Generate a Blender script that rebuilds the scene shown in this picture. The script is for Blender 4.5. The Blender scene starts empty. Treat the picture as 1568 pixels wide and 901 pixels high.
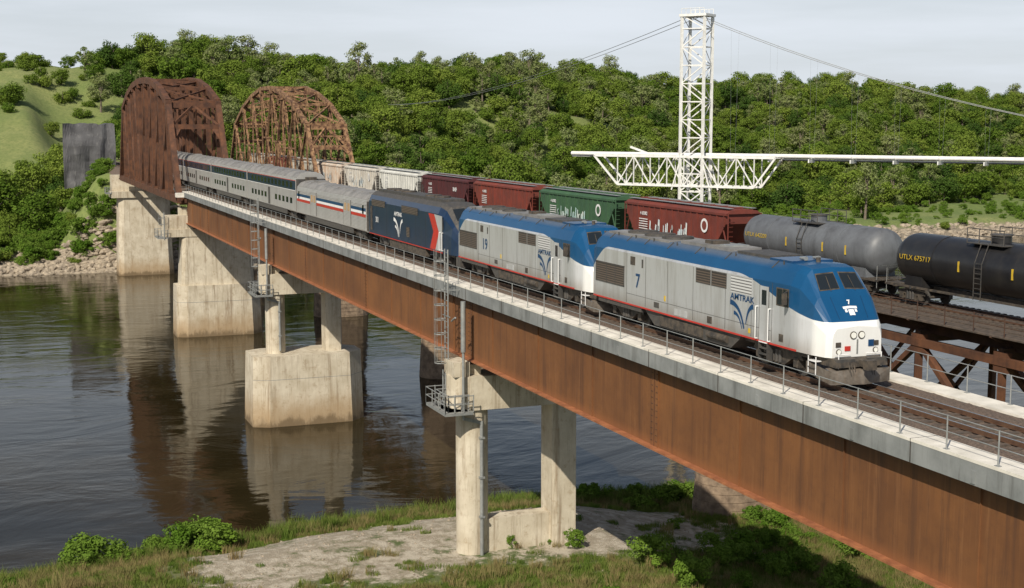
import bpy, bmesh, math, random
import numpy as np
from mathutils import Vector, Matrix, noise
random.seed(7); rng=np.random.default_rng(7)
scene=bpy.context.scene
R=math.radians
# ------------------------------------------------------------ camera
F=2100.0; P=math.atan(265.5/F); TH=math.atan(824/math.hypot(F,265.5)); H=9.9
cT,sT=math.cos(TH),math.sin(TH)
cam=bpy.data.cameras.new("camera"); camo=bpy.data.objects.new("camera",cam)
scene.collection.objects.link(camo)
cam.sensor_width=36; cam.lens=F/1568*36; cam.clip_start=.5; cam.clip_end=9000
camo.location=(0,0,H)
camo.rotation_euler=Vector((-cT*math.cos(P),sT*math.cos(P),-math.sin(P))).to_track_quat('-Z','Y').to_euler()
scene.camera=camo
scene.view_settings.view_transform='Standard'; scene.view_settings.look='None'; scene.view_settings.exposure=0
def W(r,h): return (-h*cT+r*sT, h*sT+r*cT)
# ------------------------------------------------------------ materials
def nt(name):
    m=bpy.data.materials.new(name); m.use_nodes=True
    n=m.node_tree; b=n.nodes['Principled BSDF']; return m,n,b
def mapped(n,stretch,out='Object'):
    tc=n.nodes.new('ShaderNodeTexCoord'); mp=n.nodes.new('ShaderNodeMapping')
    mp.inputs['Scale'].default_value=stretch
    n.links.new(tc.outputs[out],mp.inputs['Vector']); return mp.outputs[0]
def noise_n(n,vec,scale,detail=6,rough=.6):
    t=n.nodes.new('ShaderNodeTexNoise'); t.inputs['Scale'].default_value=scale
    t.inputs['Detail'].default_value=detail; t.inputs['Roughness'].default_value=rough
    n.links.new(vec,t.inputs['Vector']); return t.outputs[0]
def ramp(n,fac,stops):
    r=n.nodes.new('ShaderNodeValToRGB'); e=r.color_ramp.elements
    e[0].position=stops[0][0]; e[0].color=(*stops[0][1],1)
    e[1].position=stops[-1][0]; e[1].color=(*stops[-1][1],1)
    n.links.new(fac,r.inputs[0]); return r.outputs[0]
def mixc(n,fac,a,b,mode='MIX'):
    m=n.nodes.new('ShaderNodeMix'); m.data_type='RGBA'; m.blend_type=mode
    for s,v in ((m.inputs[0],fac),(m.inputs[6],a),(m.inputs[7],b)):
        if isinstance(v,(int,float)): s.default_value=v
        elif isinstance(v,tuple): s.default_value=(*v,1)
        else: n.links.new(v,s)
    return m.outputs[2]
def math_n(n,op,a,b=0):
    m=n.nodes.new('ShaderNodeMath'); m.operation=op
    for i,v in enumerate((a,b)):
        if isinstance(v,(int,float)): m.inputs[i].default_value=v
        else: n.links.new(v,m.inputs[i])
    return m.outputs[0]
def maprange(n,v,a,b,c,d,t='SMOOTHSTEP'):
    m=n.nodes.new('ShaderNodeMapRange'); m.interpolation_type=t
    n.links.new(v,m.inputs[0])
    for i,x in enumerate((a,b,c,d)): m.inputs[i+1].default_value=x
    return m.outputs[0]
def bumpn(n,b,h,strength,dist=.05):
    k=n.nodes.new('ShaderNodeBump'); k.inputs['Strength'].default_value=strength; k.inputs['Distance'].default_value=dist
    n.links.new(h,k.inputs['Height']); n.links.new(k.outputs[0],b.inputs['Normal'])
def sepz(n):
    tc=n.nodes.new('ShaderNodeTexCoord'); s=n.nodes.new('ShaderNodeSeparateXYZ'); n.links.new(tc.outputs['Object'],s.inputs[0]); return s.outputs
def M(name,c1,c2=None,rough=.8,metal=0,scale=1.5,bump=0,bscale=8,stretch=(1,1,1),lo=.35,hi=.65,streak=None,sfac=.5,stain=None):
    m,n,b=nt(name); b.inputs['Roughness'].default_value=rough; b.inputs['Metallic'].default_value=metal
    if c2 is None: c2=tuple(x*.8 for x in c1)
    v=mapped(n,stretch); col=ramp(n,noise_n(n,v,scale),[(lo,c1),(hi,c2)])
    if streak:
        v2=mapped(n,(1,1,.06)); s=noise_n(n,v2,1.6,5,.7)
        col=mixc(n,math_n(n,'MULTIPLY',maprange(n,s,.5,.72,0,1),sfac),col,streak)
        v3=mapped(n,(1,1,.1)); s3=noise_n(n,v3,5,4,.7)
        col=mixc(n,math_n(n,'MULTIPLY',maprange(n,s3,.52,.75,0,1),sfac*.6),col,streak)
    if stain:
        z=sepz(n)[2]; zn=math_n(n,'ADD',z,math_n(n,'MULTIPLY',noise_n(n,mapped(n,(1,1,.4)),.8,6,.7),3.2))
        col=mixc(n,maprange(n,zn,-15.2,-18.6,0,.75),col,stain); col=mixc(n,maprange(n,zn,-18.4,-19.2,0,.75),col,tuple(x*.33 for x in stain))
        s4=noise_n(n,v,1.9,6,.75); col=mixc(n,maprange(n,s4,.52,.68,0,.45),col,tuple(x*.75 for x in stain))
    n.links.new(col,b.inputs['Base Color'])
    if bump: bumpn(n,b,noise_n(n,v,bscale),bump)
    return m
concrete=M("concrete",(.60,.54,.43),(.46,.40,.30),.9,scale=.6,bump=.35,streak=(.20,.14,.085),sfac=.75,stain=(.33,.22,.11))
concW=M("walkway_concrete",(.76,.72,.65),(.56,.53,.47),.9,scale=1.2,bump=.1)
fascia=M("fascia_concrete",(.25,.26,.26),(.16,.17,.17),.85,scale=.7,bump=.1,streak=(.07,.07,.065),sfac=.65)
girderm,n,b=nt("weathering_steel"); b.inputs['Roughness'].default_value=.72
v=mapped(n,(1,1,1)); col=ramp(n,noise_n(n,v,.22,7,.6),[(.35,(.205,.084,.027)),(.65,(.125,.050,.018))])
s1=noise_n(n,mapped(n,(1,1,.04)),2.2,6,.75); col=mixc(n,math_n(n,'MULTIPLY',maprange(n,s1,.48,.68,0,1),.6),col,(.075,.032,.016))
s2=noise_n(n,mapped(n,(1,1,.03)),6,4,.75); col=mixc(n,math_n(n,'MULTIPLY',maprange(n,s2,.52,.7,0,1),.35),col,(.27,.125,.05))
s3=noise_n(n,v,3.0,5,.7); col=mixc(n,math_n(n,'MULTIPLY',maprange(n,s3,.5,.7,0,1),.3),col,(.09,.038,.018))
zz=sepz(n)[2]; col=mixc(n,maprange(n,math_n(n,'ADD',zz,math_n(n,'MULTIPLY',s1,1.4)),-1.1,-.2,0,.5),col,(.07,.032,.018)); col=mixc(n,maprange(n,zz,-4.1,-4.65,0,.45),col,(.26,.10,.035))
n.links.new(col,b.inputs['Base Color'])
girdere=M("steel_edge",(.36,.14,.06),(.22,.08,.035),.7,scale=2)
rust=M("rusty_steel",(.145,.058,.026),(.060,.026,.015),.8,scale=.9,bump=.1,streak=(.035,.018,.014),sfac=.6)
rust2=M("old_rusty_steel",(.30,.175,.09),(.09,.042,.024),.9,scale=1.6,bump=.1,lo=.42,hi=.58)
rustd=M("dark_rusty_steel",(.085,.042,.026),(.045,.025,.018),.9,scale=1.1)
stone=M("masonry",(.30,.22,.15),(.14,.10,.07),.95,scale=1.4,bump=.8,bscale=3)
galv=M("galvanised_steel",(.36,.37,.36),(.26,.27,.27),.5,.4,scale=3)
wsteel=M("white_painted_steel",(.8,.8,.78),(.66,.65,.62),.5,scale=2)
ballast=M("ballast",(.19,.135,.10),(.06,.045,.038),.95,scale=11,bump=1,bscale=14)
tie=M("tie",(.12,.09,.07),(.06,.048,.04),.9,scale=4)
railm=M("rail",(.16,.09,.055),(.11,.06,.04),.5,.4,scale=4)
railtop=M("rail_top",(.6,.58,.55),(.5,.48,.45),.25,.9)
black=M("black_undergear",(.03,.027,.025),(.10,.08,.06),.7,scale=4)
dark=M("dark_grey",(.045,.045,.045),(.085,.075,.065),.6,scale=4)
plow=M("road_dirt_grey",(.16,.14,.12),(.08,.065,.05),.6,scale=3,streak=(.2,.13,.08),sfac=.4)
glass,n_,b_=nt("glass"); b_.inputs['Base Color'].default_value=(.015,.02,.025,1); b_.inputs['Roughness'].default_value=.06
white=M("white_paint",(.8,.8,.8),(.7,.7,.7),.4)
red=M("red_paint",(.50,.03,.02),(.38,.03,.02),.4)
blue=M("blue_paint",(.006,.045,.13),(.008,.055,.15),.3,scale=1)
navy=M("navy_paint",(.010,.028,.070),(.008,.022,.055),.3,scale=1,streak=(.04,.045,.06),sfac=.3)
silver=M("silver_paint",(.52,.53,.54),(.42,.43,.44),.35,.2,scale=.6,streak=(.27,.25,.22),sfac=.4)
yellow=M("yellow_paint",(.65,.45,.03),(.5,.33,.03),.5)
tan=M("tan_panel",(.45,.30,.16),(.33,.22,.12),.6)
lampm,n_,b_=nt("lamp_glass"); b_.inputs['Base Color'].default_value=(.8,.8,.75,1); b_.inputs['Roughness'].default_value=.1
def slat(name,f,thr,a,c):
    m,n,b=nt(name); z=sepz(n)[2]
    w=math_n(n,'FRACT',math_n(n,'MULTIPLY',z,f)); n.links.new(mixc(n,math_n(n,'GREATER_THAN',w,thr),a,c),b.inputs['Base Color']); return m
grille=slat("grille",9,.55,(.03,.025,.022),(.13,.10,.08)); grille2=slat("light_grille",8,.4,(.14,.14,.14),(.58,.58,.58))
def locopaint():
    m,n,b=nt("two_tone_paint"); tc=n.nodes.new('ShaderNodeTexCoord'); s=n.nodes.new('ShaderNodeSeparateXYZ')
    n.links.new(tc.outputs['Object'],s.inputs[0]); x,z=s.outputs[0],s.outputs[2]
    bd=math_n(n,'SUBTRACT',3.68,maprange(n,x,-6.3,-.2,0,1.28))
    bd=math_n(n,'SUBTRACT',bd,maprange(n,x,-18.6,-21.2,0,1.35))
    g=math_n(n,'GREATER_THAN',z,bd)
    ns=noise_n(n,mapped(n,(1,1,.08)),1.5,5,.7)
    sil=mixc(n,math_n(n,'MULTIPLY',maprange(n,ns,.45,.75,0,1),.5),(.58,.59,.61),(.28,.26,.23))
    ns3=noise_n(n,mapped(n,(1,1,.15)),7,3,.7); sil=mixc(n,math_n(n,'MULTIPLY',maprange(n,ns3,.5,.75,0,1),.25),sil,(.25,.22,.19))
    low=maprange(n,z,1.9,1.0,0,.55); sil=mixc(n,low,sil,(.23,.185,.135))
    front=maprange(n,x,-1.0,-.5,0,.75); sil=mixc(n,front,sil,(.82,.82,.80))
    ns2=noise_n(n,tc.outputs['Object'],.9,5,.6)
    bl=mixc(n,ns2,(.004,.05,.135),(.008,.08,.20))
    rf=math_n(n,'MULTIPLY',maprange(n,z,4.05,4.3,0,1),maprange(n,x,-2.5,-5,0,.8))
    bl=mixc(n,math_n(n,'MULTIPLY',rf,math_n(n,'ADD',ns2,.35)),bl,(.11,.125,.15))
    n.links.new(mixc(n,g,sil,bl),b.inputs['Base Color']); b.inputs['Roughness'].default_value=.30
    met=math_n(n,'MULTIPLY',math_n(n,'SUBTRACT',1.0,g),maprange(n,x,-1.2,-2.2,0,.42)); n.links.new(met,b.inputs['Metallic'])
    bumpn(n,b,noise_n(n,tc.outputs['Object'],1.1,2),.16,.03)
    return m
lpaint=locopaint()
def corrug(name,c1,c2,f=9,metal=.5):
    m,n,b=nt(name); z=sepz(n)[2]
    ns=noise_n(n,mapped(n,(1,1,.2)),1.2,5); c=mixc(n,ns,c1,c2)
    w=math_n(n,'SINE',math_n(n,'MULTIPLY',z,f*6.28)); bumpn(n,b,w,.35,.03)
    n.links.new(c,b.inputs['Base Color']); b.inputs['Roughness'].default_value=.42; b.inputs['Metallic'].default_value=metal
    return m
stainless=corrug("stainless_steel",(.38,.37,.35),(.58,.56,.53))
carroof=M("car_roof",(.27,.26,.25),(.16,.155,.15),.6,scale=.8)
# ------------------------------------------------------------ mesh builder
class MB:
    def __init__(s): s.v=[];s.f=[];s.m=[];s.sm=[];s.mats=[]
    def mi(s,mat):
        if mat not in s.mats: s.mats.append(mat)
        return s.mats.index(mat)
    def add(s,vs,fs,mat,smooth=False):
        o=len(s.v); s.v+= [tuple(p) for p in vs]; k=s.mi(mat)
        for f in fs: s.f.append(tuple(i+o for i in f)); s.m.append(k); s.sm.append(smooth)
    def poly(s,pts,mat): s.add(pts,[tuple(range(len(pts)))],mat)
    def box(s,x0,x1,y0,y1,z0,z1,mat):
        vs=[(x,y,z) for x in(x0,x1) for y in(y0,y1) for z in(z0,z1)]
        s.add(vs,[(0,1,3,2),(4,6,7,5),(0,4,5,1),(2,3,7,6),(0,2,6,4),(1,5,7,3)],mat)
    def beam(s,p,q,w,h,mat,up=(0,0,1)):
        p=Vector(p);q=Vector(q);d=(q-p).normalized();u=Vector(up)
        if abs(d.dot(u))>.98: u=Vector((0,1,0)) if abs(d.y)<.9 else Vector((1,0,0))
        a=d.cross(u).normalized();c=a.cross(d)
        vs=[e+a*(i*w/2)+c*(j*h/2) for e in(p,q) for i in(-1,1) for j in(-1,1)]
        s.add(vs,[(0,1,3,2),(4,6,7,5),(0,4,5,1),(2,3,7,6),(0,2,6,4),(1,5,7,3)],mat)
    def cyl(s,p,q,r,mat,r2=None,n=12,caps=True):
        r2=r if r2 is None else r2
        p=Vector(p);q=Vector(q);d=(q-p).normalized();u=Vector((0,0,1)) if abs(d.z)<.9 else Vector((1,0,0))
        a=d.cross(u).normalized();c=a.cross(d);vs=[]
        for e,rr in((p,r),(q,r2)):
            for i in range(n):
                t=2*math.pi*i/n; vs.append(e+a*(rr*math.cos(t))+c*(rr*math.sin(t)))
        s.add(vs,[(i,(i+1)%n,n+(i+1)%n,n+i) for i in range(n)],mat,True)
        if caps: s.add(vs,[tuple(range(n)),tuple(range(n,2*n))],mat)
    def loft(s,rings,mat,caps=True,closed=True,smooth=False,matf=None):
        n=len(rings[0]); 
        if smooth:
            V=[p for r in rings for p in r]; Fs=[(k*n+i,k*n+(i+1)%n,(k+1)*n+(i+1)%n,(k+1)*n+i) for k in range(len(rings)-1) for i in range(n)]
            s.add(V,Fs,mat,True)
        else:
            for a,b in zip(rings,rings[1:]):
                for i in range(n if closed else n-1):
                    j=(i+1)%n; s.add([a[i],a[j],b[j],b[i]],[(0,1,2,3)],matf(i) if matf else mat,smooth)
        if caps: s.poly(rings[0],mat); s.poly(rings[-1],mat)
    def prism(s,prof,y0,y1,mat):
        s.loft([[(x,y0,z) for x,z in prof],[(x,y1,z) for x,z in prof]],mat)
    def obj(s,name,parent=None,loc=(0,0,0),link=True):
        me=bpy.data.meshes.new(name); me.from_pydata(s.v,[],s.f); me.update()
        for m in s.mats: me.materials.append(m)
        me.polygons.foreach_set('material_index',s.m); me.polygons.foreach_set('use_smooth',s.sm)
        o=bpy.data.objects.new(name,me); o.location=loc
        if link: scene.collection.objects.link(o)
        if parent: o.parent=parent
        return o
def text(parent,name,body,x,y,z,size,mat,rot=(R(90),0,0),shear=0,bold=.0,align='CENTER',sx=1):
    c=bpy.data.curves.new(name,'FONT'); c.body=body; c.size=size; c.align_x=align; c.align_y='CENTER'; c.offset=bold; c.shear=shear
    c.materials.append(mat); o=bpy.data.objects.new(name,c); o.location=(x,y,z); o.rotation_euler=rot; o.scale=(sx,1,1)
    scene.collection.objects.link(o); o.parent=parent; return o
def patch(mb,A,B,C,D,u0,u1,v0,v1,off,mat,ref):
    A,B,C,D=map(Vector,(A,B,C,D))
    def q(u,v): return (A*(1-u)+B*u)*(1-v)+(D*(1-u)+C*u)*v
    nrm=(B-A).cross(D-A).normalized(); c=q(.5,.5)
    if nrm.dot(c-Vector(ref))<0: nrm=-nrm
    mb.poly([q(u,v)+nrm*off for u,v in((u0,v0),(u1,v0),(u1,v1),(u0,v1))],mat)
# ------------------------------------------------------------ rolling stock parts
def truck(mb,xc,wb=2.6,r=.5,axles=2,frame=black):
    xs=[xc-wb/2,xc+wb/2]
    for x in xs:
        for sy in(-1,1):
            mb.cyl((x,sy*.68,r),(x,sy*.82,r),r,dark,n=20)
            mb.cyl((x,sy*.82,r),(x,sy*.85,r),r*.55,frame,n=14)
            mb.box(x-.17,x+.17,min(sy*.86,sy*1.16),max(sy*.86,sy*1.16),r-.17,r+.2,frame)
        mb.cyl((x,-.8,r),(x,.8,r),.09,frame,n=8)
    for sy in(-1,1):
        y0,y1=sorted((sy*.92,sy*1.12))
        mb.prism([(xc-wb/2-.45,r+.15),(xc-wb/2-.3,r+.35),(xc-.45,r+.42),(xc+.45,r+.42),(xc+wb/2+.3,r+.35),(xc+wb/2+.45,r+.15),(xc+wb/2-.35,r+.1),(xc+.5,r-.22),(xc-.5,r-.22),(xc-wb/2+.35,r+.1)],y0,y1,frame)
        for dx in(-.25,0,.25): mb.cyl((xc+dx,sy*1.14,r-.15),(xc+dx,sy*1.14,r+.35),.09,dark,n=8)
    mb.box(xc-.3,xc+.3,-.95,.95,r-.05,r+.45,frame)
def coupler(mb,x,d=1):
    mb.box(min(x,x+d*.55),max(x,x+d*.55),-.12,.12,.78,1.02,black); mb.box(min(x+d*.4,x+d*.68),max(x+d*.4,x+d*.68),-.22,.2,.72,1.08,black)
def mark(mb,x,z,s,y,mat):
    def band(p0,p1,p2,w0,w1,n=12):
        P0,P1,P2=(Vector((a,b)) for a,b in(p0,p1,p2)); L=[];Rr=[]
        for i in range(n+1):
            t=i/n; c=P0*(1-t)**2+P1*2*t*(1-t)+P2*t*t; d=(P1-P0)*(1-t)+(P2-P1)*t; d.normalize(); nn=Vector((-d.y,d.x)); w=w0+(w1-w0)*t
            L.append(c+nn*w/2);Rr.append(c-nn*w/2)
        for i in range(n):
            mb.poly([(x+q.x*s,y,z+q.y*s) for q in(L[i],L[i+1],Rr[i+1],Rr[i])],mat)
    band((-1.0,.45),(-.1,.42),(.22,-.62),.24,.10)
    band((-.66,.0),(-.15,-.02),(.05,-.66),.18,.04)
    band((1.0,.45),(.52,.40),(.38,-.40),.24,.05)
def railpost(mb,x,y,z0,z1,mat=white,out=-.09):
    mb.cyl((x,y+out,z0),(x,y+out,z1),.022,mat,n=6)
    for z in(z0,z1): mb.beam((x,y,z),(x,y+out,z),.04,.04,mat)
RAIL_Y=30.6
def p42(s,num):
    mb=MB(); L=20.5
    S=[(-2.15,[(0,4.40),(.95,4.34),(1.28,4.08),(1.52,3.58),(1.525,2.45),(1.52,1.08)]),
       (-1.62,[(0,4.30),(.92,4.25),(1.16,4.02),(1.44,3.5),(1.49,2.4),(1.49,1.08)]),
       (-.78,[(0,3.34),(1.08,3.28),(1.22,3.18),(1.34,2.95),(1.40,2.35),(1.42,1.08)]),
       (-.12,[(0,2.50),(1.0,2.42),(1.10,2.36),(1.19,2.22),(1.25,1.95),(1.27,1.08)]),
       (.10,[(0,2.24),(.90,2.16),(.98,2.10),(1.04,2.0),(1.08,1.8),(1.10,1.08)])]
    back=[(-20.0,S[0][1]),(-20.5,[(0,4.2),(.9,4.15),(1.2,3.9),(1.42,3.45),(1.45,2.45),(1.45,1.08)])]
    st=[back[1],back[0]]+S
    def ring(x,h): return [(x,-y,z) for y,z in reversed(h[1:])]+[(x,y,z) for y,z in h]
    mb.loft([ring(x,h) for x,h in st],lpaint)
    ref=(-2,0,2)
    P_=lambda k,i:(S[k][0],S[k][1][i][0],S[k][1][i][1])
    mir=lambda p:(p[0],-p[1],p[2])
    for fn in(lambda p:p,mir):
        q=[fn(P_(1,0)),fn(P_(1,1)),fn(P_(2,1)),fn(P_(2,0))]
        patch(mb,*q,.10,.97,.17,.80,.006,black,ref); patch(mb,*q,.13,.94,.22,.76,.014,glass,ref)
        patch(mb,*q,.50,.53,.3,.85,.03,black,ref)
        q=[fn(P_(2,0)),fn(P_(2,1)),fn(P_(3,1)),fn(P_(3,0))]
        patch(mb,*q,.62,.64,.05,.95,.004,navy,ref)
        patch(mb,*q,.0,.30,.48,.58,.006,white,ref); patch(mb,*q,.0,.12,.62,.86,.006,white,ref); patch(mb,*q,.16,.26,.60,.72,.006,white,ref)
    for sy in(-1,1):
        def sp(x0,x1,z0,z1,mat,o=0):
            mb.box(x0,x1,*sorted((sy*1.50,sy*(1.531+o))),z0,z1,mat)
        sp(-3.15,-2.25,2.70,3.42,black); sp(-3.08,-2.72,2.76,3.37,glass,.004); sp(-2.66,-2.30,2.76,3.37,glass,.004)
        sp(-4.35,-3.70,1.15,3.35,silver,.006); sp(-4.2,-3.85,2.6,3.2,glass,.012); sp(-4.38,-4.35,1.15,3.38,dark,.004); sp(-3.70,-3.67,1.15,3.38,dark,.004)
        for xx in(-4.5,-3.55): railpost(mb,xx,sy*1.53,1.2,2.5,white,sy*.1)
        for k in range(4): mb.box(-4.35,-3.7,*sorted((sy*1.3,sy*1.56)),.35+k*.24,.39+k*.24,white if k==3 else dark)
        for xx in(-4.35,-3.7): mb.box(xx-.02,xx+.02,*sorted((sy*1.3,sy*1.56)),.35,1.1,dark)
        for k in range(2): sp(-9.6+k*1.35,-8.4+k*1.35,2.95,3.5,grille,.004); sp(-9.64+k*1.35,-8.36+k*1.35,2.9,3.55,dark,.001)
        sp(-6.65,-5.0,2.85,3.52,grille2,.004); sp(-6.7,-4.95,2.8,3.57,silver,.001)
        sp(-20.0,-18.8,1.95,2.85,grille,.004); sp(-18.75,-16.8,1.95,2.85,grille,.004)
        for xx in(-20.04,-18.79,-17.8,-16.82): sp(xx,xx+.06,1.9,2.9,dark,.012)
        sp(-20.04,-16.76,1.88,1.95,dark,.012); sp(-20.04,-16.76,2.85,2.9,dark,.012)
        sp(-16.1,-15.6,3.05,3.45,black,.004); sp(-14.9,-14.75,3.0,3.4,dark,.004)
        sp(-20.3,-1.7,1.08,1.15,red,.004)
        for xx in(-5.0,-7.1,-9.9,-12.3,-14.5,-16.5,-3.45): mb.box(xx,xx+.022,*sorted((sy*1.50,sy*1.5285)),1.2,3.55,dark)
        mb.box(-16.5,-3.5,*sorted((sy*1.50,sy*1.5283)),1.62,1.635,dark)
        sp(-11.6,-10.4,1.2,1.5,silver,.004); sp(-13.6,-13.1,1.3,1.55,dark,.004); sp(-8.6,-8.2,1.25,1.55,black,.004)
        sp(-12.6,-12.45,1.7,1.95,yellow,.004); sp(-5.2,-5.05,1.3,1.5,yellow,.004); sp(-2.9,-2.6,1.3,1.6,black,.004)
        mb.beam((-2.35,sy*1.5,3.35),(-2.1,sy*1.85,3.3),.04,.04,dark); mb.box(-2.15,-2.08,*sorted((sy*1.72,sy*1.92)),2.85,3.3,black)
    mark(mb,-5.75,2.00,.92,-1.5355,blue)
    for sy in(-1,1):
        mb.cyl((0,sy*.18,1.90),(.13,sy*.18,1.90),.15,black,n=16); mb.cyl((.13,sy*.18,1.90),(.15,sy*.18,1.90),.115,lampm,n=16)
        mb.cyl((0,sy*.82,1.30),(.14,sy*.82,1.30),.11,black,n=14); mb.cyl((.14,sy*.82,1.3),(.155,sy*.82,1.3),.085,lampm,n=14)
        mb.box(.1,.13,sy*.84-.11,sy*.84+.11,1.48,1.66,black)
        mb.cyl((.20,sy*.35,1.2),(.20,sy*1.05,1.2),.022,white,n=6); mb.cyl((.32,sy*.95,.7),(.32,sy*.95,1.25),.022,white,n=6)
        mb.box(-.05,.42,*sorted((sy*.30,sy*1.12)),.92,1.06,dark)
        for k in range(3): mb.box(-1.0,-.5,*sorted((sy*1.15,sy*1.42)),.35+.25*k,.39+.25*k,white if k==2 else dark)
        mb.beam((-1.0,sy*1.4,.35),(-1.0,sy*1.4,1.05),.03,.03,white); mb.beam((-.5,sy*1.4,.35),(-.5,sy*1.4,1.05),.03,.03,white)
        for k in range(3): mb.cyl((.38,sy*(.33+.12*k),.98),(.52,sy*(.31+.1*k),.42),.035,black,n=6)
        mb.beam((.12,sy*.02,1.2),(.12,sy*.02,1.75),.02,.02,galv)
    mb.prism([(-1.0,1.08),(.18,1.08),(.42,.95),(.45,.75),(-.9,.75)],-1.15,1.15,black)
    for sy in(-1,1):
        mb.poly([(.70,0,.12),(.38,sy*1.32,.12),(.38,sy*1.32,.62),(.52,0,.66)],plow)
        mb.poly([(.70,0,.12),(.38,sy*1.32,.12),(.0,sy*1.32,.12),(.0,0,.12)],plow); mb.poly([(.52,0,.66),(.38,sy*1.32,.62),(0,sy*1.32,.7),(0,0,.75)],plow)
        mb.poly([(.38,sy*1.32,.12),(.38,sy*1.32,.62),(-1.2,sy*1.36,.8),(-1.2,sy*1.36,.35)],plow)
    coupler(mb,.42); coupler(mb,-L,-1)
    mb.box(.1,.125,-.55,-.3,1.32,1.5,red); mb.box(.1,.125,.5,.75,1.45,1.7,blue)
    mb.cyl((-2.6,0,4.38),(-2.6,0,4.58),.09,black,n=10)
    for sy in(-.3,.3): mb.cyl((-3.4,sy,4.5),(-3.0,sy,4.5),.05,galv,r2=.1,n=8)
    mb.box(-4.6,-3.0,-.95,.95,4.28,4.43,blue)
    mb.box(-7.4,-4.9,-.8,.8,4.30,4.46,dark); mb.box(-12.5,-8.0,-.75,.75,4.32,4.48,carroof); mb.box(-10.9,-10.1,-.4,.4,4.48,4.62,black); mb.box(-9.4,-8.6,-.5,.5,4.48,4.55,galv)
    for xx in(-14.2,-16.0,-17.8): mb.cyl((xx,0,4.3),(xx,0,4.5),.75,dark,n=24); mb.cyl((xx,0,4.5),(xx,0,4.515),.66,black,n=24)
    mb.box(-19.6,-13.2,-1.0,1.0,4.28,4.40,carroof)
    for xx in(-3.9,-7.6,-10.2,-12.8,-15.1,-17.,-18.9):
        mb.beam((xx,-1.29,4.09),(xx,-.96,4.36),.04,.03,dark)
        for sy in(-1.05,1.05): mb.cyl((xx+.5,sy,4.26),(xx+.5,sy,4.42),.03,dark,n=5)
    mb.prism([(-6.0,1.08),(-6.1,.9),(-6.8,.42),(-13.8,.42),(-14.6,.9),(-14.8,1.08)],-1.38,1.38,dark)
    mb.box(-20.4,-1.2,-1.15,1.15,.85,1.07,black)
    for sy in(-1,1):
        mb.box(-19.8,-15.0,*sorted((sy*1.2,sy*1.48)),.86,1.07,dark)
        mb.cyl((-7.0,sy*1.42,.75),(-8.6,sy*1.42,.75),.16,black); mb.box(-13.2,-9.2,*sorted((sy*1.38,sy*1.44)),.5,.95,black)
    truck(mb,-3.6,2.75,.52); truck(mb,-17.2,2.75,.52)
    mb.box(-20.72,-20.45,-.5,.5,1.1,3.3,black); mb.box(-20.53,-20.49,-1.3,-.6,1.3,3.2,silver)
    o=mb.obj("diesel_locomotive",loc=(-s,RAIL_Y,0))
    text(o,"side_lettering","AMTRAK",-5.72,-1.537,2.66,.36,blue,bold=.008,sx=1.3)
    text(o,"side_number",num,-15.3,-1.537,2.3,.95,blue,bold=.015)
    text(o,"front_number",num,-.52,0,3.07,.26,white,rot=(R(52),0,R(90)),bold=.01)
    return o
p42(42.9,"7"); p42(64.0,"19")
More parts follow.
